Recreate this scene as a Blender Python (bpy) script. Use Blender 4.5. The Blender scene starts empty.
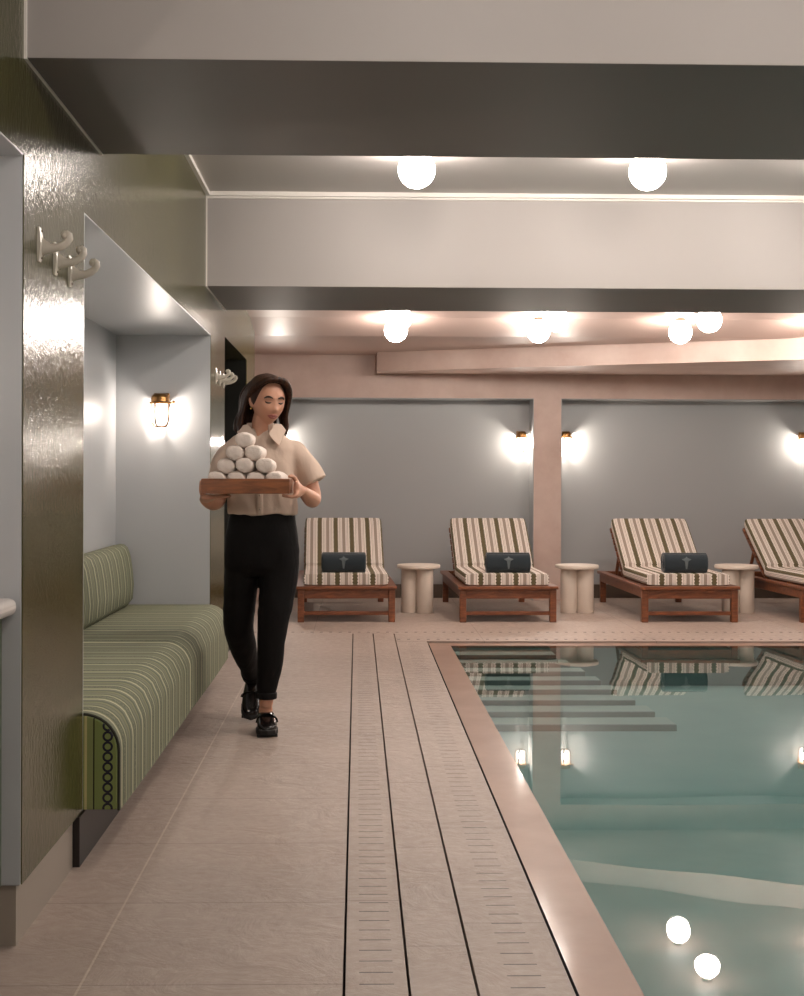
import bpy, bmesh, math, random
from mathutils import Vector, Matrix, noise
random.seed(7)
PI = math.pi
scene = bpy.context.scene
COL = scene.collection

# ---------------------------------------------------------------- camera, world, exposure
F_PX, CAM_H, VPX, VPY = 1380.0, 1.2, 357.0, 476.0
cam_data = bpy.data.cameras.new('camera')
cam = bpy.data.objects.new('camera', cam_data)
COL.objects.link(cam)
cam_data.sensor_fit = 'AUTO'
cam_data.sensor_width = 36.0
cam_data.lens = F_PX * 36.0 / 996.0
YAW, ROLL = 0.0235, 0.0030
PPX = VPX + F_PX * math.tan(YAW)
cam_data.shift_x = (402.0 - PPX) / 996.0
cam_data.shift_y = -(498.0 - VPY) / 996.0
cam_data.clip_start = 0.05
cam.location = (0, 0, CAM_H)
cam.rotation_euler = (Matrix.Rotation(-YAW, 3, 'Z') @ Matrix.Rotation(PI / 2, 3, 'X') @ Matrix.Rotation(ROLL, 3, 'Z')).to_euler()
scene.camera = cam

world = bpy.data.worlds.new('world')
scene.world = world
world.use_nodes = True
world.node_tree.nodes['Background'].inputs[0].default_value = (1.0, 0.93, 0.88, 1)
world.node_tree.nodes['Background'].inputs[1].default_value = 0.02

scene.view_settings.view_transform = 'Standard'
scene.view_settings.look = 'None'
scene.view_settings.gamma = 1.0
scene.view_settings.use_curve_mapping = False
scene.view_settings.exposure = 0.0
scene.cycles.sample_clamp_indirect = 6.0
scene.cycles.max_bounces = 10
scene.cycles.diffuse_bounces = 5
scene.cycles.glossy_bounces = 5
scene.cycles.transparent_max_bounces = 12

GLOBE_POWER = 84.0
JAR_GLOW = 4.0
SCONCE_WATTS = 42.0

# ---------------------------------------------------------------- helpers
def lin(c):
    c = c / 255.0
    return c / 12.92 if c <= 0.04045 else ((c + 0.055) / 1.055) ** 2.4

def rgb(r, g, b):
    return (lin(r), lin(g), lin(b), 1.0)

class NT:
    """small node-graph helper"""
    def __init__(self, name, color=(0.5, 0.5, 0.5, 1), rough=0.5, **kw):
        self.m = bpy.data.materials.new(name)
        self.m.use_nodes = True
        self.t = self.m.node_tree
        self.bsdf = self.t.nodes['Principled BSDF']
        self.set('Base Color', color)
        self.set('Roughness', rough)
        for k, v in kw.items():
            self.set(k.replace('_', ' '), v)
    def set(self, k, v):
        if k == 'Emission Color':
            pass
        self.bsdf.inputs[k].default_value = v
    def node(self, kind, **kw):
        n = self.t.nodes.new(kind)
        for k, v in kw.items():
            setattr(n, k, v)
        return n
    def link(self, a, b):
        self.t.links.new(a, b)
    def _in(self, sock, v):
        if isinstance(v, bpy.types.NodeSocket):
            self.link(v, sock)
        else:
            sock.default_value = v
    def math(self, op, a, b=0.0, c=None):
        n = self.node('ShaderNodeMath', operation=op)
        self._in(n.inputs[0], a)
        self._in(n.inputs[1], b)
        if c is not None:
            self._in(n.inputs[2], c)
        return n.outputs[0]
    def obj_xyz(self):
        tc = self.node('ShaderNodeTexCoord')
        s = self.node('ShaderNodeSeparateXYZ')
        self.link(tc.outputs['Object'], s.inputs[0])
        self.coord = tc.outputs['Object']
        return s.outputs
    def noise(self, scale, detail=4, rough=0.55, stretch=None, dist=0.0):
        tc = self.node('ShaderNodeTexCoord')
        n = self.node('ShaderNodeTexNoise')
        n.inputs['Scale'].default_value = scale
        n.inputs['Detail'].default_value = detail
        n.inputs['Roughness'].default_value = rough
        n.inputs['Distortion'].default_value = dist
        if stretch:
            mp = self.node('ShaderNodeMapping')
            mp.inputs['Scale'].default_value = stretch
            self.link(tc.outputs['Object'], mp.inputs[0])
            self.link(mp.outputs[0], n.inputs['Vector'])
        else:
            self.link(tc.outputs['Object'], n.inputs['Vector'])
        return n.outputs['Fac']
    def mix(self, fac, a, b, blend='MIX'):
        n = self.node('ShaderNodeMix', data_type='RGBA', blend_type=blend)
        self._in(n.inputs[0], fac)
        self._in(n.inputs[6], a)
        self._in(n.inputs[7], b)
        return n.outputs[2]
    def ramp(self, fac, stops, interp='LINEAR'):
        n = self.node('ShaderNodeValToRGB')
        n.color_ramp.interpolation = interp
        el = n.color_ramp.elements
        while len(el) > 1:
            el.remove(el[0])
        el[0].position, el[0].color = stops[0]
        for p, c in stops[1:]:
            e = el.new(p)
            e.color = c
        self._in(n.inputs[0], fac)
        return n.outputs[0]
    def color(self, s):
        self.link(s, self.bsdf.inputs['Base Color'])
    def rough(self, s):
        self.link(s, self.bsdf.inputs['Roughness'])
    def bump(self, h, strength=0.3, dist=0.01):
        b = self.node('ShaderNodeBump')
        b.inputs['Strength'].default_value = strength
        b.inputs['Distance'].default_value = dist
        self.link(h, b.inputs['Height'])
        prev = self.bsdf.inputs['Normal']
        if prev.is_linked:
            self.link(prev.links[0].from_socket, b.inputs['Normal'])
        self.link(b.outputs[0], prev)

def grey(v):
    return (v, v, v, 1)

class MB:
    """collects shapes into one mesh"""
    def __init__(self):
        self.bm = bmesh.new()
    def _faces(self, verts, faces, mi=0):
        vs = [self.bm.verts.new(v) for v in verts]
        for f in faces:
            try:
                nf = self.bm.faces.new([vs[i] for i in f])
                nf.material_index = mi
            except ValueError:
                pass
        return vs
    def box(self, x0, x1, y0, y1, z0, z1, mi=0):
        v = [(x0, y0, z0), (x1, y0, z0), (x1, y1, z0), (x0, y1, z0),
             (x0, y0, z1), (x1, y0, z1), (x1, y1, z1), (x0, y1, z1)]
        f = [(3, 2, 1, 0), (4, 5, 6, 7), (0, 1, 5, 4), (1, 2, 6, 5), (2, 3, 7, 6), (3, 0, 4, 7)]
        self._faces(v, f, mi)
        return self
    def prism(self, pts, axis, a0, a1, mi=0):
        """polygon pts (2D) extruded along axis: 'x' -> pts are (y,z); 'y' -> (x,z); 'z' -> (x,y)"""
        def mk(p, a):
            return {'x': (a, p[0], p[1]), 'y': (p[0], a, p[1]), 'z': (p[0], p[1], a)}[axis]
        n = len(pts)
        v = [mk(p, a0) for p in pts] + [mk(p, a1) for p in pts]
        f = [tuple(range(n))[::-1], tuple(range(n, 2 * n))]
        for i in range(n):
            j = (i + 1) % n
            f.append((i, j, n + j, n + i))
        self._faces(v, f, mi)
        return self
    def lathe(self, prof, seg=24, origin=(0, 0, 0), mi=0, sx=1.0, sy=1.0):
        """prof: list of (r, z); closed with caps"""
        ox, oy, oz = origin
        rings = []
        for r, z in prof:
            rings.append([self.bm.verts.new((ox + sx * r * math.cos(2 * PI * k / seg), oy + sy * r * math.sin(2 * PI * k / seg), oz + z)) for k in range(seg)])
        for a, b in zip(rings[:-1], rings[1:]):
            for k in range(seg):
                f = self.bm.faces.new([a[k], a[(k + 1) % seg], b[(k + 1) % seg], b[k]])
                f.material_index = mi
        self.bm.faces.new(rings[0][::-1]).material_index = mi
        self.bm.faces.new(rings[-1]).material_index = mi
        return self
    def tube(self, pts, rads, seg=12, cap=True, mi=0, up=None):
        """tube along a polyline; rads: number, or list of numbers / (ru, rv) pairs"""
        pts = [Vector(p) for p in pts]
        n = len(pts)
        if not isinstance(rads, (list, tuple)):
            rads = [rads] * n
        rings = []
        prev_u = Vector(up) if up else None
        for i, p in enumerate(pts):
            t = (pts[min(i + 1, n - 1)] - pts[max(i - 1, 0)]).normalized()
            if prev_u is None:
                a = Vector((0, 0, 1)) if abs(t.z) < 0.9 else Vector((1, 0, 0))
                u = (a - t * a.dot(t)).normalized()
            else:
                u = prev_u - t * prev_u.dot(t)
                if u.length < 1e-5:
                    u = Vector((0, 1, 0)) - t * t.y
                u.normalize()
            prev_u = u
            w = t.cross(u)
            r = rads[i]
            ru, rv = r if isinstance(r, (list, tuple)) else (r, r)
            rings.append([self.bm.verts.new(p + u * (ru * math.cos(2 * PI * k / seg)) + w * (rv * math.sin(2 * PI * k / seg))) for k in range(seg)])
        for a, b in zip(rings[:-1], rings[1:]):
            for k in range(seg):
                self.bm.faces.new([a[k], a[(k + 1) % seg], b[(k + 1) % seg], b[k]]).material_index = mi
        if cap:
            self.bm.faces.new(rings[0][::-1]).material_index = mi
            self.bm.faces.new(rings[-1]).material_index = mi
        return self
    def loft(self, rings, mi=0, cap=True):
        """rings: list of lists of points with the same count"""
        rs = [[self.bm.verts.new(p) for p in r] for r in rings]
        n = len(rs[0])
        for a, b in zip(rs[:-1], rs[1:]):
            for k in range(n):
                self.bm.faces.new([a[k], a[(k + 1) % n], b[(k + 1) % n], b[k]]).material_index = mi
        if cap:
            self.bm.faces.new(rs[0][::-1]).material_index = mi
            self.bm.faces.new(rs[-1]).material_index = mi
        return self
    def ball(self, c, r, seg=16, rings=10, scale=(1, 1, 1), mi=0):
        res = bmesh.ops.create_uvsphere(self.bm, u_segments=seg, v_segments=rings, radius=1.0)
        for v in res['verts']:
            v.co = Vector((c[0] + v.co.x * r * scale[0], c[1] + v.co.y * r * scale[1], c[2] + v.co.z * r * scale[2]))
        for v in res['verts']:
            for f in v.link_faces:
                f.material_index = mi
        return self
    def build(self, name, mats, parent=None, smooth=True, bevel=0.0, bseg=2, loc=None, rot=None, subsurf=0, angle=40):
        bm = self.bm
        bmesh.ops.recalc_face_normals(bm, faces=bm.faces)
        me = bpy.data.meshes.new(name)
        bm.to_mesh(me)
        bm.free()
        if not isinstance(mats, (list, tuple)):
            mats = [mats]
        for m in mats:
            me.materials.append(m)
        ob = bpy.data.objects.new(name, me)
        COL.objects.link(ob)
        if smooth:
            me.shade_smooth()
            me.set_sharp_from_angle(angle=math.radians(angle))
        if bevel:
            md = ob.modifiers.new('bevel', 'BEVEL')
            md.width = bevel
            md.segments = bseg
            md.limit_method = 'ANGLE'
            md.angle_limit = math.radians(40)
            md.harden_normals = False
        if subsurf:
            md = ob.modifiers.new('subsurf', 'SUBSURF')
            md.levels = md.render_levels = subsurf
        if parent:
            ob.parent = parent
        if loc:
            ob.location = loc
        if rot:
            ob.rotation_euler = rot
        return ob

def apply_mods(ob):
    """bake the modifiers into the mesh"""
    dg = bpy.context.evaluated_depsgraph_get()
    me = bpy.data.meshes.new_from_object(ob.evaluated_get(dg))
    old = ob.data
    ob.modifiers.clear()
    ob.data = me
    bpy.data.meshes.remove(old)
    return ob

def tag(o, label, cat, group=None, kind=None):
    if label: o['label'] = label
    if cat: o['category'] = cat
    if group: o['group'] = group
    if kind: o['kind'] = kind
    return o

def empty(name, loc=(0, 0, 0), rz=0.0, label=None, cat=None, group=None):
    o = bpy.data.objects.new(name, None)
    COL.objects.link(o)
    o.empty_display_size = 0.1
    o.location = loc
    o.rotation_euler = (0, 0, rz)
    return tag(o, label, cat, group)

def copy_tree(o, parent=None):
    c = o.copy()
    COL.objects.link(c)
    if parent:
        c.parent = parent
    for ch in list(o.children):
        copy_tree(ch, c)
    return c

def struct(mb, name, mats, label, cat, **kw):
    o = mb.build(name, mats, **kw)
    return tag(o, label, cat, kind='structure')

# ---------------------------------------------------------------- materials
def paint(name, col, rough=0.35, spec=0.5, coat=0.0, bump=0.05, scale=60):
    n = NT(name, col, rough)
    n.set('Specular IOR Level', spec)
    n.set('Coat Weight', coat)
    n.set('Coat Roughness', 0.12)
    n.bump(n.noise(scale, 3), bump, 0.002)
    return n.m

M = {}
M['grey_wall'] = paint('pale_grey_lacquer', rgb(172, 174, 176), 0.36, 0.5, 0.0, 0.06, 40)
M['niche_grey'] = paint('blue_grey_paint', rgb(158, 160, 160), 0.4, 0.5, 0.0, 0.06, 40)
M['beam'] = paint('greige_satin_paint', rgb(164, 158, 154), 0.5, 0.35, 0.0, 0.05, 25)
M['soffit'] = paint('shade_darkened_soffit_paint', rgb(106, 101, 98), 0.5, 0.28, 0.0, 0.05, 12)  # beam underside: its shade is put into a darker tone of the beam colour
M['ceil'] = paint('greige_ceiling_lacquer', rgb(180, 174, 170), 0.4, 0.4, 0.0, 0.05, 25)
M['white_trim'] = paint('white_moulding', rgb(228, 222, 215), 0.35)

def pink_mat():
    n = NT('pink_plaster', rgb(196, 172, 160), 0.5)
    f = n.noise(3.0, 6, 0.6)
    n.color(n.ramp(f, [(0.3, rgb(186, 160, 148)), (0.7, rgb(203, 181, 170))]))
    n.bump(n.noise(20, 5), 0.08, 0.004)
    return n.m
M['pink'] = pink_mat()
def pinkceil():
    n = NT('pink_lacquer_ceiling', rgb(188, 163, 152), 0.36)
    n.bump(n.noise(8, 3), 0.04, 0.004)
    return n.m
M['pink_ceil'] = pinkceil()

def green_lacquer():
    n = NT('olive_green_lacquer', rgb(84, 82, 42), 0.17)
    f = n.noise(2.0, 4, 0.5, (1, 1, 0.4))
    n.color(n.ramp(f, [(0.3, rgb(62, 60, 30)), (0.7, rgb(78, 76, 42))]))
    n.set('Specular IOR Level', 0.3)
    n.bump(n.noise(70, 3, 0.55, (1, 1.0, 0.6)), 0.42, 0.004)
    n.bump(n.noise(9, 3, 0.5, (1, 1.6, 0.25)), 0.12, 0.008)
    return n.m
M['green'] = green_lacquer()
M['dark'] = NT('doorway_darkness_colour', rgb(16, 17, 10), 0.6).m  # near-black colour stands in for the darkness inside the unlit doorway
M['plinth'] = paint('taupe_stone_plinth', rgb(150, 140, 128), 0.45, 0.4, 0, 0.1, 30)
M['base_dark'] = paint('dark_taupe_skirting', rgb(84, 72, 62), 0.4)

def stone(name, axis='y', y0=0.0, pitch=0.626, slit=None, grout_x=None, dots=None, tone=(170, 154, 143)):
    n = NT(name, rgb(*tone), 0.5)
    n.set('Specular IOR Level', 0.4)
    X, Y, Z = n.obj_xyz()
    big = n.noise(1.3, 5, 0.6)
    fine = n.noise(26, 6, 0.65)
    r, g, b = tone
    c = n.ramp(big, [(0.3, rgb(r - 9, g - 9, b - 9)), (0.7, rgb(r + 6, g + 6, b + 6))])
    c = n.mix(n.math('MULTIPLY', fine, 0.35), c, rgb(r - 30, g - 30, b - 30))
    A = Y if axis == 'y' else X
    def line(coord, off, p, w):
        fr = n.math('FRACT', n.math('DIVIDE', n.math('SUBTRACT', coord, off), p))
        d = n.math('MULTIPLY', n.math('MINIMUM', fr, n.math('SUBTRACT', 1.0, fr)), p)
        return n.math('LESS_THAN', d, w)
    grout = line(A, y0, pitch, 0.0022)
    c = n.mix(n.math('MULTIPLY', grout, 0.55), c, rgb(92, 80, 72))
    height = n.math('SUBTRACT', 1.0, grout)
    if grout_x is not None:
        gx = line(X, grout_x[0], grout_x[1], 0.003)
        c = n.mix(n.math('MULTIPLY', gx, 0.7), c, rgb(196, 182, 168))
    if slit is not None:
        xm, hw, yy0, p = slit
        s = n.math('MULTIPLY', line(Y, yy0, p, 0.0028), n.math('LESS_THAN', n.math('ABSOLUTE', n.math('SUBTRACT', X, xm)), hw))
        c = n.mix(n.math('MULTIPLY', s, 0.9), c, rgb(40, 34, 30))
        height = n.math('SUBTRACT', height, s)
    if dots is not None:
        for yd, p in dots:
            s = n.math('MULTIPLY', line(X, 0.02, p, 0.011), n.math('LESS_THAN', n.math('ABSOLUTE', n.math('SUBTRACT', Y, yd)), 0.02))
            c = n.mix(s, c, rgb(60, 50, 44))
    n.color(c)
    n.bump(height, 0.5, 0.003)
    riven = n.node('ShaderNodeTexNoise')
    riven.inputs['Scale'].default_value = 5.5
    riven.inputs['Detail'].default_value = 9
    riven.inputs['Roughness'].default_value = 0.62
    riven.inputs['Distortion'].default_value = 0.8
    n.link(n.coord, riven.inputs['Vector'])
    n.bump(riven.outputs['Fac'], 0.75, 0.014)
    n.rough(n.ramp(fine, [(0.3, grey(0.38)), (0.7, grey(0.6))]))
    return n.m

M['tile'] = stone('riven_stone_tiles', 'y', 3.26, 0.626, grout_x=(-0.647, 0.621))
M['strip'] = stone('stone_grating_strip', 'y', 3.9, 1.252, slit=(0.05, 0.041, 3.258, 0.0778))
M['strip_plain'] = stone('stone_plain_strip', 'y', 3.52, 0.94)
M['strip_edge'] = stone('stone_overflow_strip', 'y', 3.7, 1.0, slit=(0.405, 0.041, 3.23, 0.0778))
M['deck_far'] = stone('stone_far_deck', 'x', 0.93, 1.26, dots=[(10.6, 0.0725), (10.14, 0.0725)])
def coping():
    n = NT('wet_sandstone_coping', rgb(160, 128, 110), 0.42)
    f = n.noise(2.2, 6, 0.6)
    n.color(n.ramp(f, [(0.3, rgb(138, 106, 90)), (0.7, rgb(160, 128, 110))]))
    n.set('Coat Weight', 0.3)
    n.set('Coat Roughness', 0.1)
    n.set('Specular IOR Level', 0.3)
    n.set('Coat IOR', 1.33)
    n.bump(n.noise(12, 6), 0.12, 0.004)
    return n.m
M['coping'] = coping()
M['slot'] = NT('dark_drain_channel', rgb(18, 15, 13), 0.8).m
def pool_mat():
    n = NT('teal_pool_render', rgb(128, 158, 156), 0.6)
    f = n.noise(1.6, 4, 0.5)
    n.color(n.ramp(f, [(0.3, rgb(120, 152, 151)), (0.7, rgb(136, 164, 161))]))
    return n.m
M['pool'] = pool_mat()
M['pool_step'] = NT('grey_teal_step_stone', rgb(150, 168, 163), 0.6).m
M['pool_nosing'] = NT('dark_step_nosing', rgb(96, 112, 107), 0.6).m

def water_mat():
    m = bpy.data.materials.new('still_pool_water')
    m.use_nodes = True
    t = m.node_tree
    t.nodes.clear()
    out = t.nodes.new('ShaderNodeOutputMaterial')
    mix = t.nodes.new('ShaderNodeMixShader')
    tr = t.nodes.new('ShaderNodeBsdfTransparent')
    tr.inputs[0].default_value = (0.86, 0.95, 0.94, 1)
    gl = t.nodes.new('ShaderNodeBsdfGlossy')
    gl.inputs['Roughness'].default_value = 0.012
    gl.inputs[0].default_value = (1, 1, 1, 1)
    fr = t.nodes.new('ShaderNodeFresnel')
    fr.inputs['IOR'].default_value = 1.36
    tc = t.nodes.new('ShaderNodeTexCoord')
    mp = t.nodes.new('ShaderNodeMapping')
    mp.inputs['Scale'].default_value = (0.7, 1.0, 1.0)
    no = t.nodes.new('ShaderNodeTexNoise')
    no.inputs['Scale'].default_value = 1.6
    no.inputs['Detail'].default_value = 1.0
    bp = t.nodes.new('ShaderNodeBump')
    bp.inputs['Strength'].default_value = 0.05
    bp.inputs['Distance'].default_value = 0.02
    L = t.links.new
    L(tc.outputs['Object'], mp.inputs[0])
    L(mp.outputs[0], no.inputs['Vector'])
    L(no.outputs['Fac'], bp.inputs['Height'])
    L(bp.outputs[0], gl.inputs['Normal'])
    L(fr.outputs[0], mix.inputs[0])
    L(tr.outputs[0], mix.inputs[1])
    L(gl.outputs[0], mix.inputs[2])
    L(mix.outputs[0], out.inputs[0])
    return m
M['water'] = water_mat()

def emit(name, col, strength):
    m = bpy.data.materials.new(name)
    m.use_nodes = True
    t = m.node_tree
    t.nodes.clear()
    o = t.nodes.new('ShaderNodeOutputMaterial')
    e = t.nodes.new('ShaderNodeEmission')
    e.inputs[0].default_value = col
    e.inputs[1].default_value = strength
    t.links.new(e.outputs[0], o.inputs[0])
    return m
M['globe'] = emit('lit_opal_globe', (1.0, 0.90, 0.82, 1), GLOBE_POWER)
def jar_mat():
    m = emit('lit_glass_jar', (1.0, 0.9, 0.82, 1), JAR_GLOW)
    t = m.node_tree
    o, e = t.nodes['Material Output'], t.nodes['Emission']
    tr = t.nodes.new('ShaderNodeBsdfTransparent')
    mx = t.nodes.new('ShaderNodeMixShader')
    mx.inputs[0].default_value = 0.5
    t.links.new(tr.outputs[0], mx.inputs[1])
    t.links.new(e.outputs[0], mx.inputs[2])
    t.links.new(mx.outputs[0], o.inputs[0])
    return m
M['jar'] = jar_mat()
M['brass'] = NT('aged_brass', rgb(168, 124, 78), 0.32, Metallic=1.0).m
M['cage'] = NT('dull_brass_cage', rgb(112, 82, 56), 0.6, Metallic=0.4).m
M['cap_metal'] = NT('dark_bronze_cap', rgb(92, 78, 66), 0.4, Metallic=0.7).m
M['porcelain'] = NT('cream_porcelain', rgb(205, 197, 184), 0.18).m
M['counter'] = NT('white_stone_counter', rgb(222, 214, 208), 0.25).m
M['cabinet'] = paint('sage_cabinet_lacquer', rgb(96, 106, 84), 0.3)

def wood(name, dark, light, rough=0.38, axis=(1, 1, 1)):
    n = NT(name, rgb(*light), rough)
    f = n.noise(9, 6, 0.6, axis, 0.6)
    n.color(n.ramp(f, [(0.3, rgb(*dark)), (0.7, rgb(*light))]))
    n.bump(f, 0.08, 0.002)
    return n.m
M['teak'] = wood('oiled_teak', (86, 46, 26), (134, 78, 46), 0.4, (1, 6, 6))
M['tray_wood'] = wood('walnut_tray', (96, 52, 24), (148, 88, 46), 0.4, (1, 6, 6))
M['table_cream'] = paint('cream_lacquer_table', rgb(214, 200, 186), 0.4)
M['dark_base'] = NT('dark_brown_base', rgb(24, 18, 16), 0.45).m

def lounge_fabric():
    n = NT('striped_lounge_fabric', rgb(220, 205, 190), 0.85)
    n.set('Specular IOR Level', 0.15)
    X, Y, Z = n.obj_xyz()
    at = n.node('ShaderNodeAttribute', attribute_name='across')
    X = at.outputs['Fac']
    P = 0.146
    u = n.math('FRACT', n.math('ADD', n.math('DIVIDE', X, P), 40.0))
    v = n.math('MULTIPLY', n.math('ABSOLUTE', n.math('SUBTRACT', u, 0.5)), 2.0)
    along = n.math('ADD', n.math('MULTIPLY', Y, 1.0), n.math('MULTIPLY', Z, 1.0))
    tri = n.math('PINGPONG', n.math('ADD', along, 20.0), 0.013)
    tri = n.math('MULTIPLY', tri, 1.0 / 0.013)
    tooth = n.math('MULTIPLY', tri, 0.12)
    W, G, T = rgb(236, 226, 216), rgb(138, 124, 112), rgb(158, 144, 132)
    base = n.ramp(v, [(0.0, W), (0.47, G), (0.52, W), (0.64, G), (0.67, W), (0.80, T)], 'CONSTANT')
    darkmask = n.math('LESS_THAN', n.math('SUBTRACT', v, tooth), 0.22)
    c = n.mix(darkmask, base, rgb(92, 84, 58))
    wn = n.noise(400, 2)
    c = n.mix(n.math('MULTIPLY', wn, 0.25), c, rgb(120, 108, 96))
    n.color(c)
    n.bump(wn, 0.15, 0.001)
    return n.m
M['lounge'] = lounge_fabric()

def sofa_fabric(name, axis):
    n = NT(name, rgb(128, 133, 102), 0.85)
    n.set('Specular IOR Level', 0.15)
    X, Y, Z = n.obj_xyz()
    A = Y if axis == 'y' else X
    u = n.math('FRACT', n.math('ADD', n.math('DIVIDE', A, 0.2), 60.0))
    g, gd, cr, ol = rgb(122, 125, 106), rgb(96, 100, 87), rgb(184, 181, 155), rgb(130, 131, 104)
    c = n.ramp(u, [(0.0, g), (0.10, cr), (0.17, ol), (0.23, gd), (0.28, g), (0.42, gd), (0.46, ol), (0.50, cr), (0.53, ol), (0.57, gd), (0.62, g), (0.76, gd), (0.79, ol), (0.90, gd)], 'CONSTANT')
    spk = n.noise(150, 2, 0.5)
    band = n.math('MULTIPLY', n.math('GREATER_THAN', u, 0.28), n.math('LESS_THAN', u, 0.42))
    dots = n.math('MULTIPLY', band, n.math('GREATER_THAN', spk, 0.52))
    c = n.mix(n.math('MULTIPLY', dots, 0.6), c, rgb(72, 74, 68))
    wn = n.noise(500, 2)
    c = n.mix(n.math('MULTIPLY', wn, 0.3), c, rgb(84, 88, 66))
    n.color(c)
    n.bump(wn, 0.2, 0.001)
    return n.m
M['sofa'] = sofa_fabric('sage_striped_upholstery', 'y')

def sofa_end():
    n = NT('sage_end_panel_upholstery', rgb(112, 122, 66), 0.85)
    n.set('Specular IOR Level', 0.15)
    X, Y, Z = n.obj_xyz()
    c = n.ramp(n.math('ADD', X, 0.86), [(0.0, rgb(128, 134, 86)), (0.010, rgb(182, 172, 118)), (0.018, rgb(128, 134, 86)), (0.036, rgb(28, 28, 26)), (0.042, rgb(120, 130, 78))], 'CONSTANT')
    # chain-stitch band: loops around x = -0.775
    zz = n.math('PINGPONG', Z, 0.016)
    du = n.math('ABSOLUTE', n.math('ADD', X, 0.776))
    loop = n.math('SQRT', n.math('ADD', n.math('POWER', n.math('MULTIPLY', du, 1.0), 2.0), n.math('POWER', zz, 2.0)))
    ringm = n.math('LESS_THAN', n.math('ABSOLUTE', n.math('SUBTRACT', loop, 0.013)), 0.0035)
    inb = n.math('LESS_THAN', du, 0.02)
    c = n.mix(n.math('MULTIPLY', ringm, inb), c, rgb(44, 42, 52))
    n.color(c)
    return n.m
M['sofa_end'] = sofa_end()
M['piping'] = NT('dark_piping', rgb(40, 40, 30), 0.8).m
M['navy'] = NT('navy_terry', rgb(42, 50, 55), 0.95)
M['navy'].bump(M['navy'].noise(260, 3), 0.6, 0.004)
M['navy'].set('Specular IOR Level', 0.1)
M['navy'].set('Sheen Weight', 0.3)
M['navy'] = M['navy'].m
M['emblem'] = NT('grey_embroidery', rgb(88, 96, 98), 0.8).m
_w = NT('white_terry', rgb(226, 212, 202), 0.95)
_w.bump(_w.noise(220, 3), 0.6, 0.004)
_w.bump(_w.noise(40, 3), 0.4, 0.008)
M['terry'] = _w.m
# ---------------------------------------------------------------- setting: floor, pool
LX = -0.850          # face of the left wall
YB = 13.3            # face of the back wall
G = 0.0035           # half a drain slot
A_, B_, C_, D_ = -0.027, 0.126, 0.285, 0.516
mb = MB()
mb.box(-2.6, A_ - G, -4.2, 10.5, -0.06, 0, 0)
mb.box(A_ + G, B_ - G, -4.2, 10.5, -0.06, 0, 1)
mb.box(B_ + G, C_ - G, -4.2, 10.5, -0.06, 0, 2)
mb.box(C_ + G, D_ - 0.006, -4.2, 10.02, -0.06, 0, 3)
mb.box(C_ + G, 6.2, 10.026, 10.5, -0.06, 0, 4)
mb.box(-2.6, 6.2, 10.5, 14.2, -0.06, 0, 4)
mb.box(5.3, 6.2, -4.2, 10.026, -0.06, 0, 4)
mb.box(-2.6, D_ + 0.0079, -4.2, 14.2, -0.14, -0.06, 5)
mb.box(D_ + 0.0072, D_ + 0.0078, -4.2, 10.02, -0.06, -0.014, 5)
struct(mb, 'floor', [M['tile'], M['strip'], M['strip_plain'], M['strip_edge'], M['deck_far'], M['slot']],
       'beige riven stone floor with slotted drainage strips beside the pool', 'floor', smooth=False)

mb = MB()
mb.box(D_ + 0.008, 0.676, -4.2, 9.87, -0.9, -0.014, 0)
mb.box(D_ + 0.008, 5.3, 9.873, 10.02, -0.9, -0.014, 0)
struct(mb, 'trim_1', M['coping'], 'wet brown sandstone coping round the pool edge', 'coping', smooth=False)

mb = MB()
PD = -0.30
mb.box(0.677, 5.3, -4.2, 9.87, PD - 0.1, PD, 0)
mb.box(5.2, 5.3, -4.2, 9.87, PD, -0.06, 0)
mb.box(0.6765, 0.68, -4.2, 9.868, PD, -0.03, 0)
mb.box(0.68, 5.2, 9.866, 9.869, PD, -0.03, 0)
struct(mb, 'pool_floor', M['pool'], 'teal basin of the indoor pool under the still water', 'pool', smooth=False)

steps = [(9.66, -0.055), (9.46, -0.085), (9.26, -0.115), (9.06, -0.145), (8.86, -0.175), (8.62, -0.205), (8.37, -0.235), (8.10, -0.265)]
mb = MB()
ylast = 9.865
for k, (y, z) in enumerate(steps):
    xr = 1.40 + 0.07 * k
    mb.box(0.681, xr, y + 0.03, ylast, PD, z, 0)
    mb.box(0.681, xr, y, y + 0.03, PD, z, 1)
    ylast = y
struct(mb, 'pool_steps', [M['pool_step'], M['pool_nosing']], 'submerged pale steps in the far left corner of the pool', 'steps', smooth=False)

mb = MB()
mb._faces([(0.6762, -4.1, -0.016), (5.25, -4.1, -0.016), (5.25, 9.872, -0.016), (0.6762, 9.872, -0.016)], [(0, 1, 2, 3)])
w = mb.build('pool_water', M['water'], smooth=False)
tag(w, 'still teal pool water mirroring the loungers and wall lanterns', 'water', kind='stuff')

# ---------------------------------------------------------------- setting: left wall with two alcoves and a doorway
ZB = 2.262           # underside of the beams
ZC = 2.79            # ceiling between the beams
ZA = 2.012           # head of the alcoves
PZ = 0.157           # top of the plinth
mb = MB()
mb.box(-1.52, LX, 3.535, 4.31, PZ, ZC, 0)                # pier with the hooks
mb.box(-1.52, LX, -4.2, 3.535, ZA + 0.004, ZC, 0)        # over the near alcove
mb.box(-1.52, LX, 4.31, 8.03, ZA + 0.004, ZC, 0)         # over the seat alcove
mb.box(-1.1, LX, 8.036, 8.87, 0, ZC, 0)                  # between seat alcove and doorway
mb.box(-1.1, LX, 8.87, 10.63, 2.09, ZC, 0)               # over the doorway
mb.box(-1.1, LX, 10.63, 11.45, 0, ZC, 0)                 # beyond the doorway
mb.box(-1.60, -1.397, -4.2, 8.1, 0, ZC, 1)               # backs of the alcoves
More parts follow.
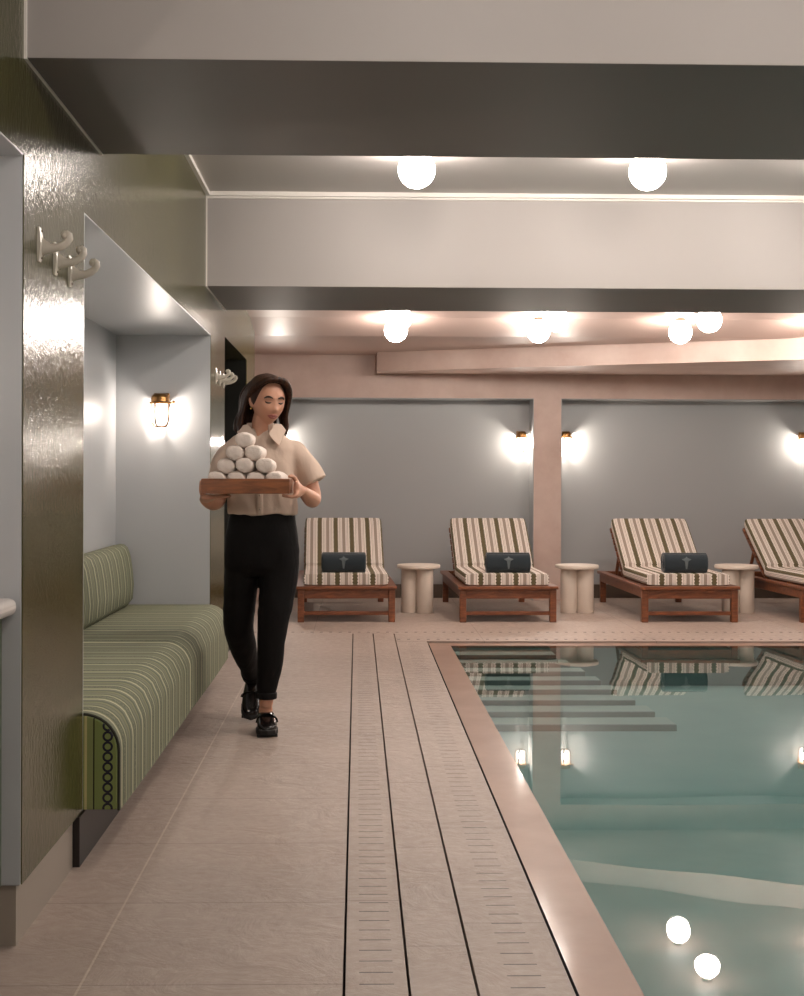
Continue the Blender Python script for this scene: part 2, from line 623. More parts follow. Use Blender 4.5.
mb.box(-1.397, LX - 0.003, 8.03, 8.036, 0, ZA + 0.004, 1)    # far cheek of the seat alcove
mb.box(-1.397, LX, 4.31, 8.03, ZA, ZA + 0.004, 1)
mb.box(-1.397, LX - 0.003, 3.527, 3.535, PZ, ZA + 0.004, 1)  # far cheek of the near alcove
mb.box(-1.397, LX, -4.2, 3.527, ZA, ZA + 0.004, 1)
mb.box(-1.397, LX, 4.31, 4.316, PZ, ZA, 1)              # near cheek of the seat alcove
struct(mb, 'wall_left', [M['green'], M['grey_wall']], 'glossy olive green lacquered wall with pale grey alcoves', 'wall', smooth=False)

mb = MB()
mb.box(-1.397, -0.865, 3.535, 4.235, 0, PZ)
struct(mb, 'baseboard_left', M['plinth'], 'taupe stone plinth under the olive green pier', 'baseboard', smooth=False)

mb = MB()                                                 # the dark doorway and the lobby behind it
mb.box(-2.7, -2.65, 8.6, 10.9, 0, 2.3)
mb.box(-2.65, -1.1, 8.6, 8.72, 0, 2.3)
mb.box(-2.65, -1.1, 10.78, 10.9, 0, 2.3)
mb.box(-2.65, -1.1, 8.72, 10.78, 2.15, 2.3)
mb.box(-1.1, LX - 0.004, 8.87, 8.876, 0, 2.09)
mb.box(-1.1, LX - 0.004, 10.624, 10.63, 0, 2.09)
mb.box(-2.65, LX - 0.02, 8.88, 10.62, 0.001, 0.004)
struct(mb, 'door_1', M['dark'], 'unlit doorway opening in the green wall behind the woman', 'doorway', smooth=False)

# ---------------------------------------------------------------- setting: back wall with niches, side walls
NZ, NY = 1.954, 13.6
N1 = (-0.885, 1.708)
N2 = (1.973, 4.53)
mb = MB()
mb.box(-2.7, N1[0], YB, 13.9, 0, 2.6, 0)
mb.box(N1[1], N2[0], YB, 13.9, 0, 2.6, 0)
mb.box(N2[1], 6.3, YB, 13.9, 0, 2.6, 0)
mb.box(N1[0], N1[1], YB, 13.9, NZ, 2.6, 0)
mb.box(N2[0], N2[1], YB, 13.9, NZ, 2.6, 0)
for a, b in (N1, N2):
    mb.box(a, b, NY, 13.9, 0, NZ, 1)
    mb.box(a, a + 0.006, YB + 0.004, NY, 0, NZ, 1)
    mb.box(b - 0.006, b, YB + 0.004, NY, 0, NZ, 1)
    mb.box(a + 0.006, b - 0.006, YB + 0.004, NY, NZ - 0.006, NZ, 1)
struct(mb, 'wall_back', [M['pink'], M['niche_grey']], 'dusty pink back wall with two wide blue grey niches', 'wall', smooth=False)
mb = MB()
for a, b in (N1, N2):
    mb.box(a + 0.007, b - 0.007, NY - 0.02, NY - 0.001, 0, 0.135)
struct(mb, 'baseboard_back', M['base_dark'], 'dark taupe skirting along the foot of the niches', 'baseboard', smooth=False)
mb = MB()
mb.box(-2.7, -2.5, 10.9, YB, 0, 2.6)
mb.box(-2.7, -1.1, 10.9, 11.0, 0, 2.6)
struct(mb, 'wall_end', M['pink'], 'dusty pink wall of the recess beyond the green wall', 'wall', smooth=False)
mb = MB()
mb.box(6.2, 6.4, -4.2, 14.2, 0, 2.9)
struct(mb, 'wall_right', M['grey_wall'], 'pale grey wall on the far side of the pool', 'wall', smooth=False)
mb = MB()
mb.box(-2.7, 6.4, -4.4, -4.2, -0.2, 2.9)
struct(mb, 'wall_front', M['grey_wall'], 'pale grey wall behind the viewpoint', 'wall', smooth=False)

# ---------------------------------------------------------------- setting: ceilings, beams, mouldings
mb = MB()
mb.box(-1.6, 6.3, -4.3, 8.0, ZC, ZC + 0.1, 0)
mb.prism([(8.5, 2.456), (10.95, 2.456), (11.5, 2.365), (13.4, 2.365), (13.4, 2.7), (8.5, 2.7)], 'x', -2.7, 6.3, 1)
struct(mb, 'ceiling', [M['ceil'], M['pink_ceil']], 'glossy pale ceiling stepping down to dusty pink over the loungers', 'ceiling', smooth=False)
def beam(n, y0, y1, label):
    mb = MB()
    mb.box(LX - 0.002, 6.25, y0, y1, ZB + 0.001, ZC + 0.05, 0)
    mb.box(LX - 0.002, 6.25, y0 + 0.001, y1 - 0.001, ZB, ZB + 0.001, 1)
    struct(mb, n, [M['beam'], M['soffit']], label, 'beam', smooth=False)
beam('ceiling_beam', 3.535, 4.585, 'near deep greige ceiling beam with an underside darkened in colour for shade at the top of the photo')
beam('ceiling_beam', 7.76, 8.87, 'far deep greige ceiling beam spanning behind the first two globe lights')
mb = MB()                                                 # slanting pink bulkhead
mb.prism([(0.185, 13.0), (4.2, 11.25), (6.2, 10.38), (6.2, 13.32), (0.185, 13.32)], 'z', 2.185, 2.46)
struct(mb, 'ceiling_bulkhead', M['pink'], 'slanting dusty pink bulkhead hanging below the rear ceiling', 'bulkhead', smooth=False)

mb = MB()
mb.box(LX, 6.2, 7.735, 7.76, ZC - 0.024, ZC)
mb.box(LX, 6.2, 7.745, 7.76, ZC - 0.036, ZC - 0.026)
mb.box(LX, LX + 0.022, 4.585, 7.735, ZC - 0.022, ZC)
struct(mb, 'trim_2', M['white_trim'], 'thin white moulding where the middle ceiling meets the walls', 'moulding', smooth=False)
mb = MB()
for y0, y1 in ((3.535, 4.585), (7.76, 8.87)):
    mb.box(LX, LX + 0.007, y0 - 0.006, y0, ZB, ZC - 0.03)
    mb.box(LX, LX + 0.007, y0 - 0.006, y1, ZB - 0.004, ZB)
struct(mb, 'trim_3', M['white_trim'], 'fine pale edge beads where the beams meet the green wall', 'trim', smooth=False)
mb = MB()
mb.box(-2.5, 0.185, YB - 0.012, YB, 2.352, 2.365)
struct(mb, 'trim_4', M['pink'], 'narrow pink bead at the head of the back wall', 'trim', smooth=False)

# ---------------------------------------------------------------- globe ceiling lamps
def make_globe(name='globe_light'):
    root = empty(name)
    mb = MB()
    mb.ball((0, 0, 0), 0.09, 32, 20)
    mb.build('glass_globe', M['globe'], root)
    mb = MB()
    mb.lathe([(0.030, 0.086), (0.038, 0.088), (0.038, 0.109), (0.034, 0.111)], 24)
    mb.build('ceiling_cap', M['cap_metal'], root)
    return root
g0 = make_globe()
globe_spots = [
    # x, y, z, label (None for lamps outside the picture)
    (0.286, 6.71, 2.69, 'large lit globe on the middle ceiling, left of the two between the beams'),
    (1.415, 6.71, 2.69, 'large lit globe on the middle ceiling, right of the two between the beams'),
    (0.303, 10.87, 2.345, 'lower front-looking globe of the left pair glowing under the far beam'),
    (0.303, 10.02, 2.345, 'half hidden upper globe of the left pair tucked under the far beam'),
    (1.430, 10.87, 2.345, 'lower globe of the middle pair, above the pink pillar'),
    (1.445, 10.02, 2.345, 'half hidden upper globe of the middle pair, above the pink pillar'),
    (2.556, 10.87, 2.345, 'lower globe of the right pair with its dark cap showing'),
    (2.568, 10.02, 2.345, 'half hidden upper globe of the right pair, rightmost on the rear ceiling'),
    (3.66, 10.87, 2.345, None), (3.68, 10.02, 2.345, None),
    (0.286, 5.70, 2.69, None), (1.415, 5.70, 2.69, None),
    (2.55, 6.71, 2.69, None), (2.55, 5.70, 2.69, None), (3.7, 6.71, 2.69, None), (3.7, 5.70, 2.69, None),
    (0.286, 2.2, 2.69, None), (1.415, 2.2, 2.69, None), (2.55, 2.2, 2.69, None), (3.7, 2.2, 2.69, None),
    (0.286, -1.0, 2.69, None), (1.415, -1.0, 2.69, None), (2.55, -1.0, 2.69, None),
]
for i, (x, y, z, lab) in enumerate(globe_spots):
    o = g0 if i == 0 else copy_tree(g0)
    o.location = (x, y, z)
    if lab:
        tag(o, lab, 'ceiling light', 'globe ceiling lights')
    else:
        tag(o, 'lit globe ceiling light beyond the edge of the photo', 'ceiling light', 'globe ceiling lights out of the picture')

# ---------------------------------------------------------------- brass wall lanterns
def make_sconce():
    root = empty('wall_lantern')
    # local: wall at y = 0, lantern reaches to -y, z = 0 at the rim
    cy = -0.066
    mb = MB()
    mb.lathe([(0.060, -0.004), (0.064, 0.0), (0.064, 0.006), (0.054, 0.010), (0.052, 0.030), (0.046, 0.046), (0.034, 0.055), (0.012, 0.058)], 28, (0, cy, 0))
    mb.box(-0.03, 0.03, cy, -0.001, 0.006, 0.046)
    mb.build('cap', M['brass'], root)
    mb = MB()
    mb.tube([(0.058, cy, 0.003), (0.070, cy - 0.004, 0.003)], 0.006, 10)
    mb.ball((0.077, cy - 0.005, 0.008), 0.0095, 12, 8)
    mb.build('hinge_knob', M['brass'], root)
    mb = MB()
    mb.lathe([(0.040, -0.002), (0.046, -0.006), (0.047, -0.09), (0.042, -0.112), (0.028, -0.124), (0.006, -0.127)], 28, (0, cy, 0))
    mb.build('glass_jar', M['jar'], root)
    for k in range(4):
        a = -PI / 2 - 0.42 + k * PI / 2
        ca, sa = math.cos(a), math.sin(a)
        prof = [(0.056, 0.0), (0.056, -0.05), (0.0555, -0.09), (0.050, -0.116), (0.038, -0.130), (0.026, -0.134)]
        mb = MB()
        mb.tube([(r * ca, cy + r * sa, z) for r, z in prof], 0.0052, 8)
        mb.build('cage_bar', M['cage'], root)
    mb = MB()
    n = 28
    mb.tube([(0.028 * math.cos(2 * PI * k / n), cy + 0.028 * math.sin(2 * PI * k / n), -0.134) for k in range(n + 1)], 0.004, 8)
    mb.build('cage_ring', M['cage'], root)
    mb = MB()
    mb.box(-0.045, 0.045, -0.012, 0.0, -0.02, 0.062)
    mb.build('back_plate', M['brass'], root, bevel=0.004)
    ld = bpy.data.lights.new('lantern_bulb', 'POINT')
    ld.energy = SCONCE_WATTS
    ld.color = (1.0, 0.88, 0.78)
    ld.shadow_soft_size = 0.022
    lo = bpy.data.objects.new('bulb', ld)
    COL.objects.link(lo)
    lo.parent = root
    lo.location = (0, cy, -0.055)
    return root
s0 = make_sconce()
ZL = 1.60
for i, (x, y, z, lab) in enumerate([
    (-1.132, 8.03, ZL + 0.014, 'brass caged wall lantern glowing on the alcove wall above the green banquette'),
    (1.617, NY, ZL - 0.016, 'brass caged wall lantern in the left niche, just left of the pink pillar'),
    (2.055, NY, ZL - 0.016, 'brass caged wall lantern in the right niche, just right of the pink pillar'),
    (4.425, NY, ZL - 0.016, 'brass caged wall lantern cut off by the right edge of the photo'),
    (-0.785, NY, ZL - 0.016, 'brass caged wall lantern hidden behind the head of the woman'),
    (-1.397, 2.3, ZL + 0.014, 'brass caged wall lantern in the near alcove over the white counter'),
    (-1.132, 4.316, ZL + 0.014, 'unseen brass lantern added on the near end wall of the seat alcove to light the floor'),  # added lantern, hidden by the pier, put in to light the floor
]):
    o = s0 if i == 0 else copy_tree(s0)
    o.location = (x, y, z)
    if y < 9 and i > 0:                                        # the alcove lanterns are dimmed
        for ch in o.children:
            if ch.type == 'LIGHT':
                ch.data = ch.data.copy()
                ch.data.energy = 24.0
    if y == 4.316:
        o.rotation_euler.z = PI
    if x == -1.397:
        o.rotation_euler.z = PI / 2
    tag(o, lab, 'wall light', 'brass wall lanterns')

for ch in s0.children:
    if ch.type == 'LIGHT':
        ch.data = ch.data.copy()
        ch.data.energy = 15.0
# ---------------------------------------------------------------- near alcove: washstand
van = empty('washstand', (-1.146, 2.4, PZ), 0, 'sage green washstand cabinet under a white counter at the left edge', 'washstand')
MB().box(-0.248, 0.248, -1.6, 1.122, 0.0, 0.685).build('cabinet_body', M['cabinet'], van, bevel=0.004)
MB().box(-0.248, 0.286, -1.62, 1.124, 0.688, 0.731).build('counter', M['counter'], van, bevel=0.018, bseg=4)

# ---------------------------------------------------------------- porcelain wall hooks
def make_hook():
    root = empty('wall_hook')
    mb = MB()
    prof = [(-0.046, 0.014, 0.005), (-0.040, 0.0175, 0.007), (-0.02, 0.019, 0.010), (0.0, 0.020, 0.013), (0.02, 0.019, 0.010), (0.040, 0.0175, 0.007), (0.046, 0.014, 0.005)]
    rings = []
    for z, hw, d in prof:
        rings.append([(0.0, -hw, z), (d * 0.7, -hw, z), (d, -hw * 0.6, z), (d, hw * 0.6, z), (d * 0.7, hw, z), (0.0, hw, z)])
    mb.loft(rings)
    mb.build('mount_plate', M['porcelain'], root)
    mb = MB()
    path = [(0.004, 0, -0.006), (0.018, 0, -0.008), (0.032, 0, -0.010), (0.048, 0, -0.008), (0.063, 0, -0.002), (0.075, 0, 0.007), (0.081, 0, 0.017), (0.080, 0, 0.025), (0.074, 0, 0.029), (0.068, 0, 0.028)]
    mb.tube(path, [(0.028, 0.014), (0.019, 0.013), (0.0135, 0.012), (0.0115, 0.011), (0.011, 0.011), (0.0105, 0.011), (0.0105, 0.011), (0.0105, 0.011), (0.011, 0.011), (0.008, 0.008)], 14, up=(0, 0, 1))
    mb.ball((0.070, 0, 0.0265), 0.0118, 12, 8)
    mb.build('hook_arm', M['porcelain'], root)
    for z in (0.036, -0.036):
        mb = MB()
        mb.ball((0.0085, 0, z), 0.0036, 8, 6)
        mb.build('screw', M['cap_metal'], root)
    return root
h0 = make_hook()
for i, (y, z, lab) in enumerate([
    (3.70, 1.814, 'cream porcelain coat hook on the near green pier, leftmost and highest of its row'),
    (3.895, 1.806, 'cream porcelain coat hook on the near green pier, middle of its row of three'),
    (4.09, 1.80, 'cream porcelain coat hook on the near green pier, nearest the seat alcove'),
    (8.31, 1.80, 'small distant cream coat hook, left one of three beside the dark doorway'),
    (8.55, 1.80, 'small distant cream coat hook, middle one of three beside the dark doorway'),
    (8.78, 1.80, 'small distant cream coat hook closest to the dark doorway'),
]):
    o = h0 if i == 0 else copy_tree(h0)
    o.location = (LX, y, z)
    tag(o, lab, 'coat hook', 'coat hooks on the near pier' if i < 3 else 'coat hooks by the doorway')

# ---------------------------------------------------------------- banquette in the alcove
sofa = empty('banquette_sofa', (-1.1, 6.15, 0), 0, 'long sage green striped banquette built into the left alcove', 'sofa')
SX, SY = -1.1, 6.15
def seat_profile(x_back, x_front, z0, z1, r, inset=0.0):
    pts = [(x_back, z0 + inset), (x_front - inset, z0 + inset)]
    cx, cz = x_front - r, z1 - r
    rr = r - inset
    for k in range(0, 10):
        a = PI / 2 * k / 9
        pts.append((cx + rr * math.cos(a), cz + rr * math.sin(a)))
    pts.append((x_back, z1 - inset))
    return pts
def seat(y0, y1, name):
    pr = seat_profile(-1.385, -0.74, 0.150, 0.455, 0.115)
    mb = MB()
    ys = [(y0, 0.012), (y0 + 0.004, 0.004), (y0 + 0.014, 0.0)]
    n = 16
    for k in range(1, n):
        ys.append((y0 + 0.014 + (y1 - y0 - 0.028) * k / n, 0.0))
    ys += [(y1 - 0.014, 0.0), (y1 - 0.004, 0.004), (y1, 0.012)]
    rings = []
    for y, ins in ys:
        t = (y - y0) / (y1 - y0)
        puff = 0.010 * math.sin(PI * t) ** 0.6 if 0 < t < 1 else 0
        rings.append([(x - SX, y - SY, z + (puff if z > 0.4 else 0)) for x, z in seat_profile(-1.385, -0.74 + puff * 0.5, 0.150, 0.455, 0.115, ins)])
    mb.loft(rings)
    return mb.build(name, M['sofa'], sofa, angle=60)
seat(4.345, 6.155, 'seat_cushion')
seat(6.161, 7.995, 'seat_cushion')
mb = MB()
mb.prism([(x - SX, z) for x, z in seat_profile(-1.385, -0.748, 0.155, 0.447, 0.112)], 'y', 4.330 - SY, 4.345 - SY)
ep = mb.build('end_panel', M['sofa_end'], sofa, bevel=0.003)
# material of the end panel reads world-like x: shift by the sofa origin
ep.data.transform(Matrix.Translation((SX, 0, 0)))
ep.location.x = -SX
mb = MB()
pr = seat_profile(-1.385, -0.742, 0.152, 0.453, 0.115)
mb.tube([(x - SX, 4.335 - SY, z) for x, z in pr[1:]], 0.0045, 8)
mb.build('piping', M['piping'], sofa)
def back(y0, y1):
    mb = MB()
    rings = []
    n = 18
    for k in range(n + 1):
        y = y0 + (y1 - y0) * k / n
        e = min(k, n - k) / n
        s = 1.0 if e > 0.06 else (0.78 if e == 0 else 0.96)
        pts = [(-1.392, 0.46), (-1.30, 0.46), (-1.268, 0.50), (-1.262, 0.58), (-1.270, 0.67), (-1.283, 0.745), (-1.298, 0.785), (-1.322, 0.803), (-1.355, 0.806), (-1.392, 0.80)]
        rings.append([(-1.392 + (px + 1.392) * s - SX, y - SY, 0.46 + (pz - 0.46) * (0.98 + 0.02 * s if e == 0 else 1.0)) for px, pz in pts])
    mb.loft(rings)
    mb.build('back_cushion', M['sofa'], sofa, angle=60)
back(4.34, 6.155)
back(6.16, 7.985)
MB().box(-1.39 - SX, -0.845 - SX, 4.242 - SY, 7.98 - SY, 0.0, 0.152).build('base', M['dark_base'], sofa)

# ---------------------------------------------------------------- loungers
def superpt(hx, hz, a, e=0.5):
    c, s = math.cos(a), math.sin(a)
    return (hx * math.copysign(abs(c) ** e, c), hz * math.copysign(abs(s) ** e, s))

def make_lounger():
    """origin: ground point below the middle of the front edge; length runs to +y"""
    root = empty('sun_lounger')
    W2, L = 0.405, 1.90
    # legs
    for x, y0, y1, hz in ((-W2 + 0.006, 0.006, 0.062, 0.27), (W2 - 0.060, 0.006, 0.062, 0.27), (-W2 + 0.014, L - 0.07, L - 0.015, 0.27), (W2 - 0.068, L - 0.07, L - 0.015, 0.27)):
        MB().box(x, x + 0.054, y0, y1, 0.0, hz).build('leg', M['teak'], root, bevel=0.004)
    MB().box(-W2 + 0.06, W2 - 0.06, 0.014, 0.036, 0.195, 0.272).build('apron', M['teak'], root, bevel=0.003)
    MB().box(-W2 + 0.06, W2 - 0.06, 0.022, 0.046, 0.058, 0.090).build('stretcher', M['teak'], root, bevel=0.003)
    MB().box(-W2 + 0.068, W2 - 0.068, L - 0.055, L - 0.03, 0.195, 0.272).build('rear_apron', M['teak'], root, bevel=0.003)
    mb = MB()
    mb.box(-W2 - 0.008, W2 + 0.008, -0.012, 0.075, 0.272, 0.297)
    mb.box(-W2 - 0.008, -W2 + 0.062, 0.076, L, 0.272, 0.297)
    mb.box(W2 - 0.062, W2 + 0.008, 0.076, L, 0.272, 0.297)
    mb.box(-W2 + 0.063, W2 - 0.063, L - 0.07, L, 0.272, 0.297)
    for s in (-1, 1):
        x = s * (W2 - 0.025)
        mb.box(x - 0.012, x + 0.012, 0.062, L - 0.07, 0.200, 0.271)
    for k in range(11):
        y = 0.10 + 0.085 * k
        mb.box(-W2 + 0.063, W2 - 0.063, y, y + 0.055, 0.274, 0.292)
    mb.build('frame', M['teak'], root, bevel=0.003)
    # raised slatted backrest
    ang = math.radians(35)
    hy, hz = 0.985, 0.300
    def bk(u, v):
        """u up along the backrest, v out of it towards the cushion"""
        return (hy + u * math.cos(ang) - v * math.sin(ang), hz + u * math.sin(ang) + v * math.cos(ang))
    mb = MB()
    def bar(x0, x1, u0, u1, v0, v1):
        mb.prism([bk(u0, v0), bk(u1, v0), bk(u1, v1), bk(u0, v1)], 'x', x0, x1)
    for s in (-1, 1):
        bar(s * 0.325 - 0.02, s * 0.325 + 0.02, 0.0, 0.74, -0.034, -0.002)
    for k in range(8):
        u = 0.02 + 0.09 * k
        bar(-0.36, 0.36, u, u + 0.06, -0.001, 0.016)
    mb.build('backrest_frame', M['teak'], root, bevel=0.002)
    for s in (-1, 1):
        a = bk(0.5, -0.03)
        mb = MB()
        mb.tube([(s * 0.29, a[0], a[1]), (s * 0.29, a[0] + 0.17, 0.285)], (0.016), 8)
        mb.build('support_strut', M['teak'], root)
    # cushion: one folded pad, seat then back
    CW, T = 0.353, 0.098
    zc = 0.299
    path = []
    y0c = 0.075
    ys_ = [y0c + (0.93 - y0c) * k / 12 for k in range(13)]
    path = [((y, zc + T / 2), 0.0) for y in ys_]
    c0 = (hy, hz)
    for k in range(1, 6):
        a = ang * k / 6
        yy = 0.93 + 0.075 * k / 6
        path.append(((yy, zc + T / 2 + 0.075 * math.tan(a / 2) * k / 6 * 0.9), a))
    v = 0.018 + T / 2
    for k in range(13):
        u = 0.06 + 0.67 * k / 12
        path.append((bk(u, v), ang))
    rings = []
    n = len(path)
    for i, ((y, z), a) in enumerate(path):
        e = min(i, n - 1 - i)
        sh = (0.93, 0.985, 1.0)[min(e, 2)]
        if i == 0 or i == n - 1:
            sh = 0.93
        ring = []
        for k in range(40):
            px, pv = superpt(CW * (0.985 if e == 0 else 1.0), T / 2 * sh, 2 * PI * k / 40, 0.22)
            ring.append((px, y - pv * math.sin(a), z + pv * math.cos(a)))
        rings.append(ring)
    mb = MB()
    mb.loft(rings, cap=False)
    vals = []
    for ring in rings:
        for k in range(40):
            px, pv = superpt(CW, T / 2, 2 * PI * k / 40, 0.22)
            vals.append(math.copysign(abs(px) + (T / 2 - pv), px))
    for ring in (rings[0][::-1], rings[-1]):
        mb.bm.faces.new([mb.bm.verts.new(p) for p in ring])
        vals += [p[0] for p in ring]
    mb.bm.verts.index_update()
    cu = mb.build('cushion', M['lounge'], root, angle=50)
    at = cu.data.attributes.new('across', 'FLOAT', 'POINT')
    for i, v in enumerate(vals):
        at.data[i].value = v
    return root
l0 = make_lounger()
LY = 11.30
for i, (xc, rz, lab) in enumerate([
    (-0.083, 0.028, 'striped teak sun lounger nearest the woman, with navy towel roll'),
    (1.245, 0.018, 'striped teak sun lounger just left of the pink pillar, with navy towel roll'),
    (2.747, 0.015, 'striped teak sun lounger in front of the right niche, with navy towel roll'),
    (4.062, 0.06, 'striped teak sun lounger cut off by the right edge of the photo'),
]):
    o = l0 if i == 0 else copy_tree(l0)
    o.location = (xc, LY, 0)
    o.rotation_euler.z = rz
    tag(o, lab, 'sun lounger', 'teak sun loungers')

def make_towel_roll():
    root = empty('rolled_towel')
    HY, HZ, HXL = 0.086, 0.082, 0.182
    rings = []
    xs = [(-1.0, 0.90), (-0.985, 0.975), (-0.94, 1.0)] + [(-0.94 + 1.88 * k / 10, 1.0 - 0.03 * math.sin(PI * k / 10)) for k in range(1, 10)] + [(0.94, 1.0), (0.985, 0.975), (1.0, 0.90)]
    for t, s in xs:
        ring = []
        for k in range(36):
            a = 2 * PI * k / 36
            p = superpt(HY * s, HZ * s, a, 0.72)
            ring.append((HXL * t, p[0], p[1] + HZ))
        rings.append(ring)
    mb = MB()
    mb.loft(rings)
    # loose outer flap of the roll
    fl = []
    for t in (-0.97, -0.5, 0.0, 0.5, 0.97):
        pts = []
        for k in range(9):
            a = math.radians(60 + 5.5 * k)
            p = superpt(HY * 1.035, HZ * 1.035, a, 0.72)
            pts.append((HXL * t, p[0], p[1] + HZ))
        for k in range(8, -1, -1):
            a = math.radians(60 + 5.5 * k)
            p = superpt(HY * 0.97, HZ * 0.97, a, 0.72)
            pts.append((HXL * t, p[0], p[1] + HZ))
        fl.append(pts)
    mb.loft(fl)
    mb.build('terry_roll', M['navy'], root, angle=60)
    # spiral ends
    for s in (-1, 1):
        mb = MB()
        pts = []
        for k in range(40):
            a = k * 0.42
            r = 0.012 + 0.0035 * a
            pts.append((s * HXL * 1.0, r * math.cos(a), HZ + r * math.sin(a)))
        mb.tube(pts, 0.004, 6)
        mb.build('spiral_edge', M['navy'], root)
    # embroidered star with a long stem
    star = []
    R = [(0.0, 0.036), (0.013, 0.018), (0.040, 0.008), (0.015, -0.006), (0.006, -0.056), (-0.006, -0.056), (-0.015, -0.006), (-0.040, 0.008), (-0.013, 0.018)]
    mb = MB()
    def onsurf(u, v, off):
        a0 = math.radians(168)
        a = a0 - v / 0.084
        p = superpt(HY + off, HZ + off, a, 0.72)
        return (u, p[0], p[1] + HZ)
    vs = []
    for off in (-0.004, 0.0022):
        vs.append([mb.bm.verts.new(onsurf(u, v, off)) for u, v in R])
        vs[-1].append(mb.bm.verts.new(onsurf(0, 0.004, off)))
    n = len(R)
    for k in range(n):
        j = (k + 1) % n
        mb.bm.faces.new([vs[1][k], vs[1][j], vs[1][n]])
        mb.bm.faces.new([vs[0][j], vs[0][k], vs[0][n]])
        mb.bm.faces.new([vs[0][k], vs[0][j], vs[1][j], vs[1][k]])
    mb.build('emblem', M['emblem'], root, smooth=False)
    return root
t0 = make_towel_roll()
for i, (xc, lab) in enumerate([
    (-0.108, 'rolled navy towel with star emblem on the lounger nearest the woman'),
    (1.262, 'rolled navy towel with star emblem on the lounger left of the pink pillar'),
    (2.747, 'rolled navy towel with star emblem on the lounger before the right niche'),
]):
    o = t0 if i == 0 else copy_tree(t0)
    o.location = (xc, LY + 0.215, 0.396)
    tag(o, lab, 'towel', 'rolled navy towels on the loungers')

# ---------------------------------------------------------------- side tables
def make_table():
    root = empty('side_table')
    mb = MB()
    mb.lathe([(0.176, 0.388), (0.189, 0.392), (0.191, 0.400), (0.191, 0.416), (0.187, 0.422), (0.17, 0.424)], 48)
    mb.build('tabletop', M['table_cream'], root)
    for x, y in ((-0.078, -0.01), (0.052, -0.062), (0.03, 0.085)):
        mb = MB()
        mb.lathe([(0.072, 0.0), (0.075, 0.004), (0.075, 0.388)], 32, (x, y, 0))
        mb.build('column_leg', M['table_cream'], root)
    return root
b0 = make_table()
for i, (xc, rz, lab) in enumerate([
    (0.545, 0.0, 'round cream side table on column legs between the two left loungers'),
    (1.945, 0.25, 'round cream side table on column legs at the foot of the pink pillar'),
    (3.362, 0.5, 'round cream side table on column legs, rightmost, behind a lounger corner'),
]):
    o = b0 if i == 0 else copy_tree(b0)
    o.location = (xc, 12.15, 0)
    o.rotation_euler.z = rz
    tag(o, lab, 'side table', 'round cream side tables')
# ---------------------------------------------------------------- woman carrying the tray
M['skin'] = NT('warm_skin', rgb(196, 144, 118), 0.5, Subsurface_Weight=0.08, Subsurface_Radius=(0.02, 0.008, 0.004)).m
M['lip'] = NT('muted_rose_lips', rgb(158, 92, 82), 0.4).m
M['brow'] = NT('dark_brown_brow', rgb(52, 34, 26), 0.7).m
def hair_mat():
    n = NT('dark_brown_hair', rgb(58, 36, 26), 0.42)
    f = n.noise(90, 4, 0.6, (1, 1, 0.08))
    n.color(n.ramp(f, [(0.35, rgb(30, 18, 13)), (0.7, rgb(72, 44, 30))]))
    n.bump(f, 0.6, 0.004)
    n.set('Specular IOR Level', 0.2)
    return n.m
M['hair'] = hair_mat()
def cloth(name, col, bump=0.2, scale=14, rough=0.85):
    n = NT(name, col, rough)
    n.set('Specular IOR Level', 0.15)
    n.bump(n.noise(scale, 4, 0.55, (1, 1, 0.6), 0.8), bump, 0.02)
    return n.m
M['shirt'] = cloth('beige_cotton_shirt', rgb(202, 180, 164), 0.35, 9)
M['trouser'] = cloth('black_trouser_cloth', rgb(13, 10, 10), 0.5, 8, 0.7)
M['shoe'] = NT('black_polished_leather', rgb(20, 15, 14), 0.15).m
M['sole'] = NT('black_rubber_sole', rgb(16, 14, 13), 0.6).m
M['gold'] = NT('gold_earring', rgb(210, 170, 100), 0.25, Metallic=1.0).m
M['button'] = NT('pale_button', rgb(186, 166, 150), 0.4).m
M['watch'] = NT('dark_leather_strap', rgb(60, 46, 38), 0.5).m

woman = empty('person', (-0.42, 6.45, 0), 0, 'dark haired woman in beige short sleeved shirt and black trousers carrying a tray', 'person')

def ering(c, hw, hd, seg=28, e=1.0, rot=0.0):
    pts = []
    for k in range(seg):
        a = 2 * PI * k / seg
        px, py = superpt(hw, hd, a, e)
        pts.append((c[0] + px * math.cos(rot) - py * math.sin(rot), c[1] + px * math.sin(rot) + py * math.cos(rot), c[2]))
    return pts

def smooth_path(pts, n=6):
    """Catmull-Rom through points carrying any number of components"""
    out = []
    P = [list(p) for p in pts]
    P = [P[0]] + P + [P[-1]]
    for i in range(1, len(P) - 2):
        p0, p1, p2, p3 = P[i - 1], P[i], P[i + 1], P[i + 2]
        for k in range(n):
            t = k / n
            out.append([0.5 * (2 * b + (c - a) * t + (2 * a - 5 * b + 4 * c - d) * t * t + (-a + 3 * b - 3 * c + d) * t ** 3) for a, b, c, d in zip(p0, p1, p2, p3)])
    out.append(list(pts[-1]))
    return out

def limb(mb, pts, seg=18, n=6):
    """pts: (x, y, z, r) or (x, y, z, ru, rv)"""
    sp = smooth_path(pts, n)
    if len(pts[0]) == 4:
        mb.tube([p[:3] for p in sp], [p[3] for p in sp], seg)
    else:
        mb.tube([p[:3] for p in sp], [(p[3], p[4]) for p in sp], seg, up=(1, 0, 0))

def weld(mb, name, mat, parent, voxel=0.005, smooth=6):
    ob = mb.build(name, mat, parent, smooth=False)
    md = ob.modifiers.new('weld', 'REMESH')
    md.mode = 'VOXEL'
    md.voxel_size = voxel
    sm = ob.modifiers.new('soft', 'SMOOTH')
    sm.iterations = smooth
    sm.factor = 0.5
    apply_mods(ob)
    ob.data.shade_smooth()
    return ob

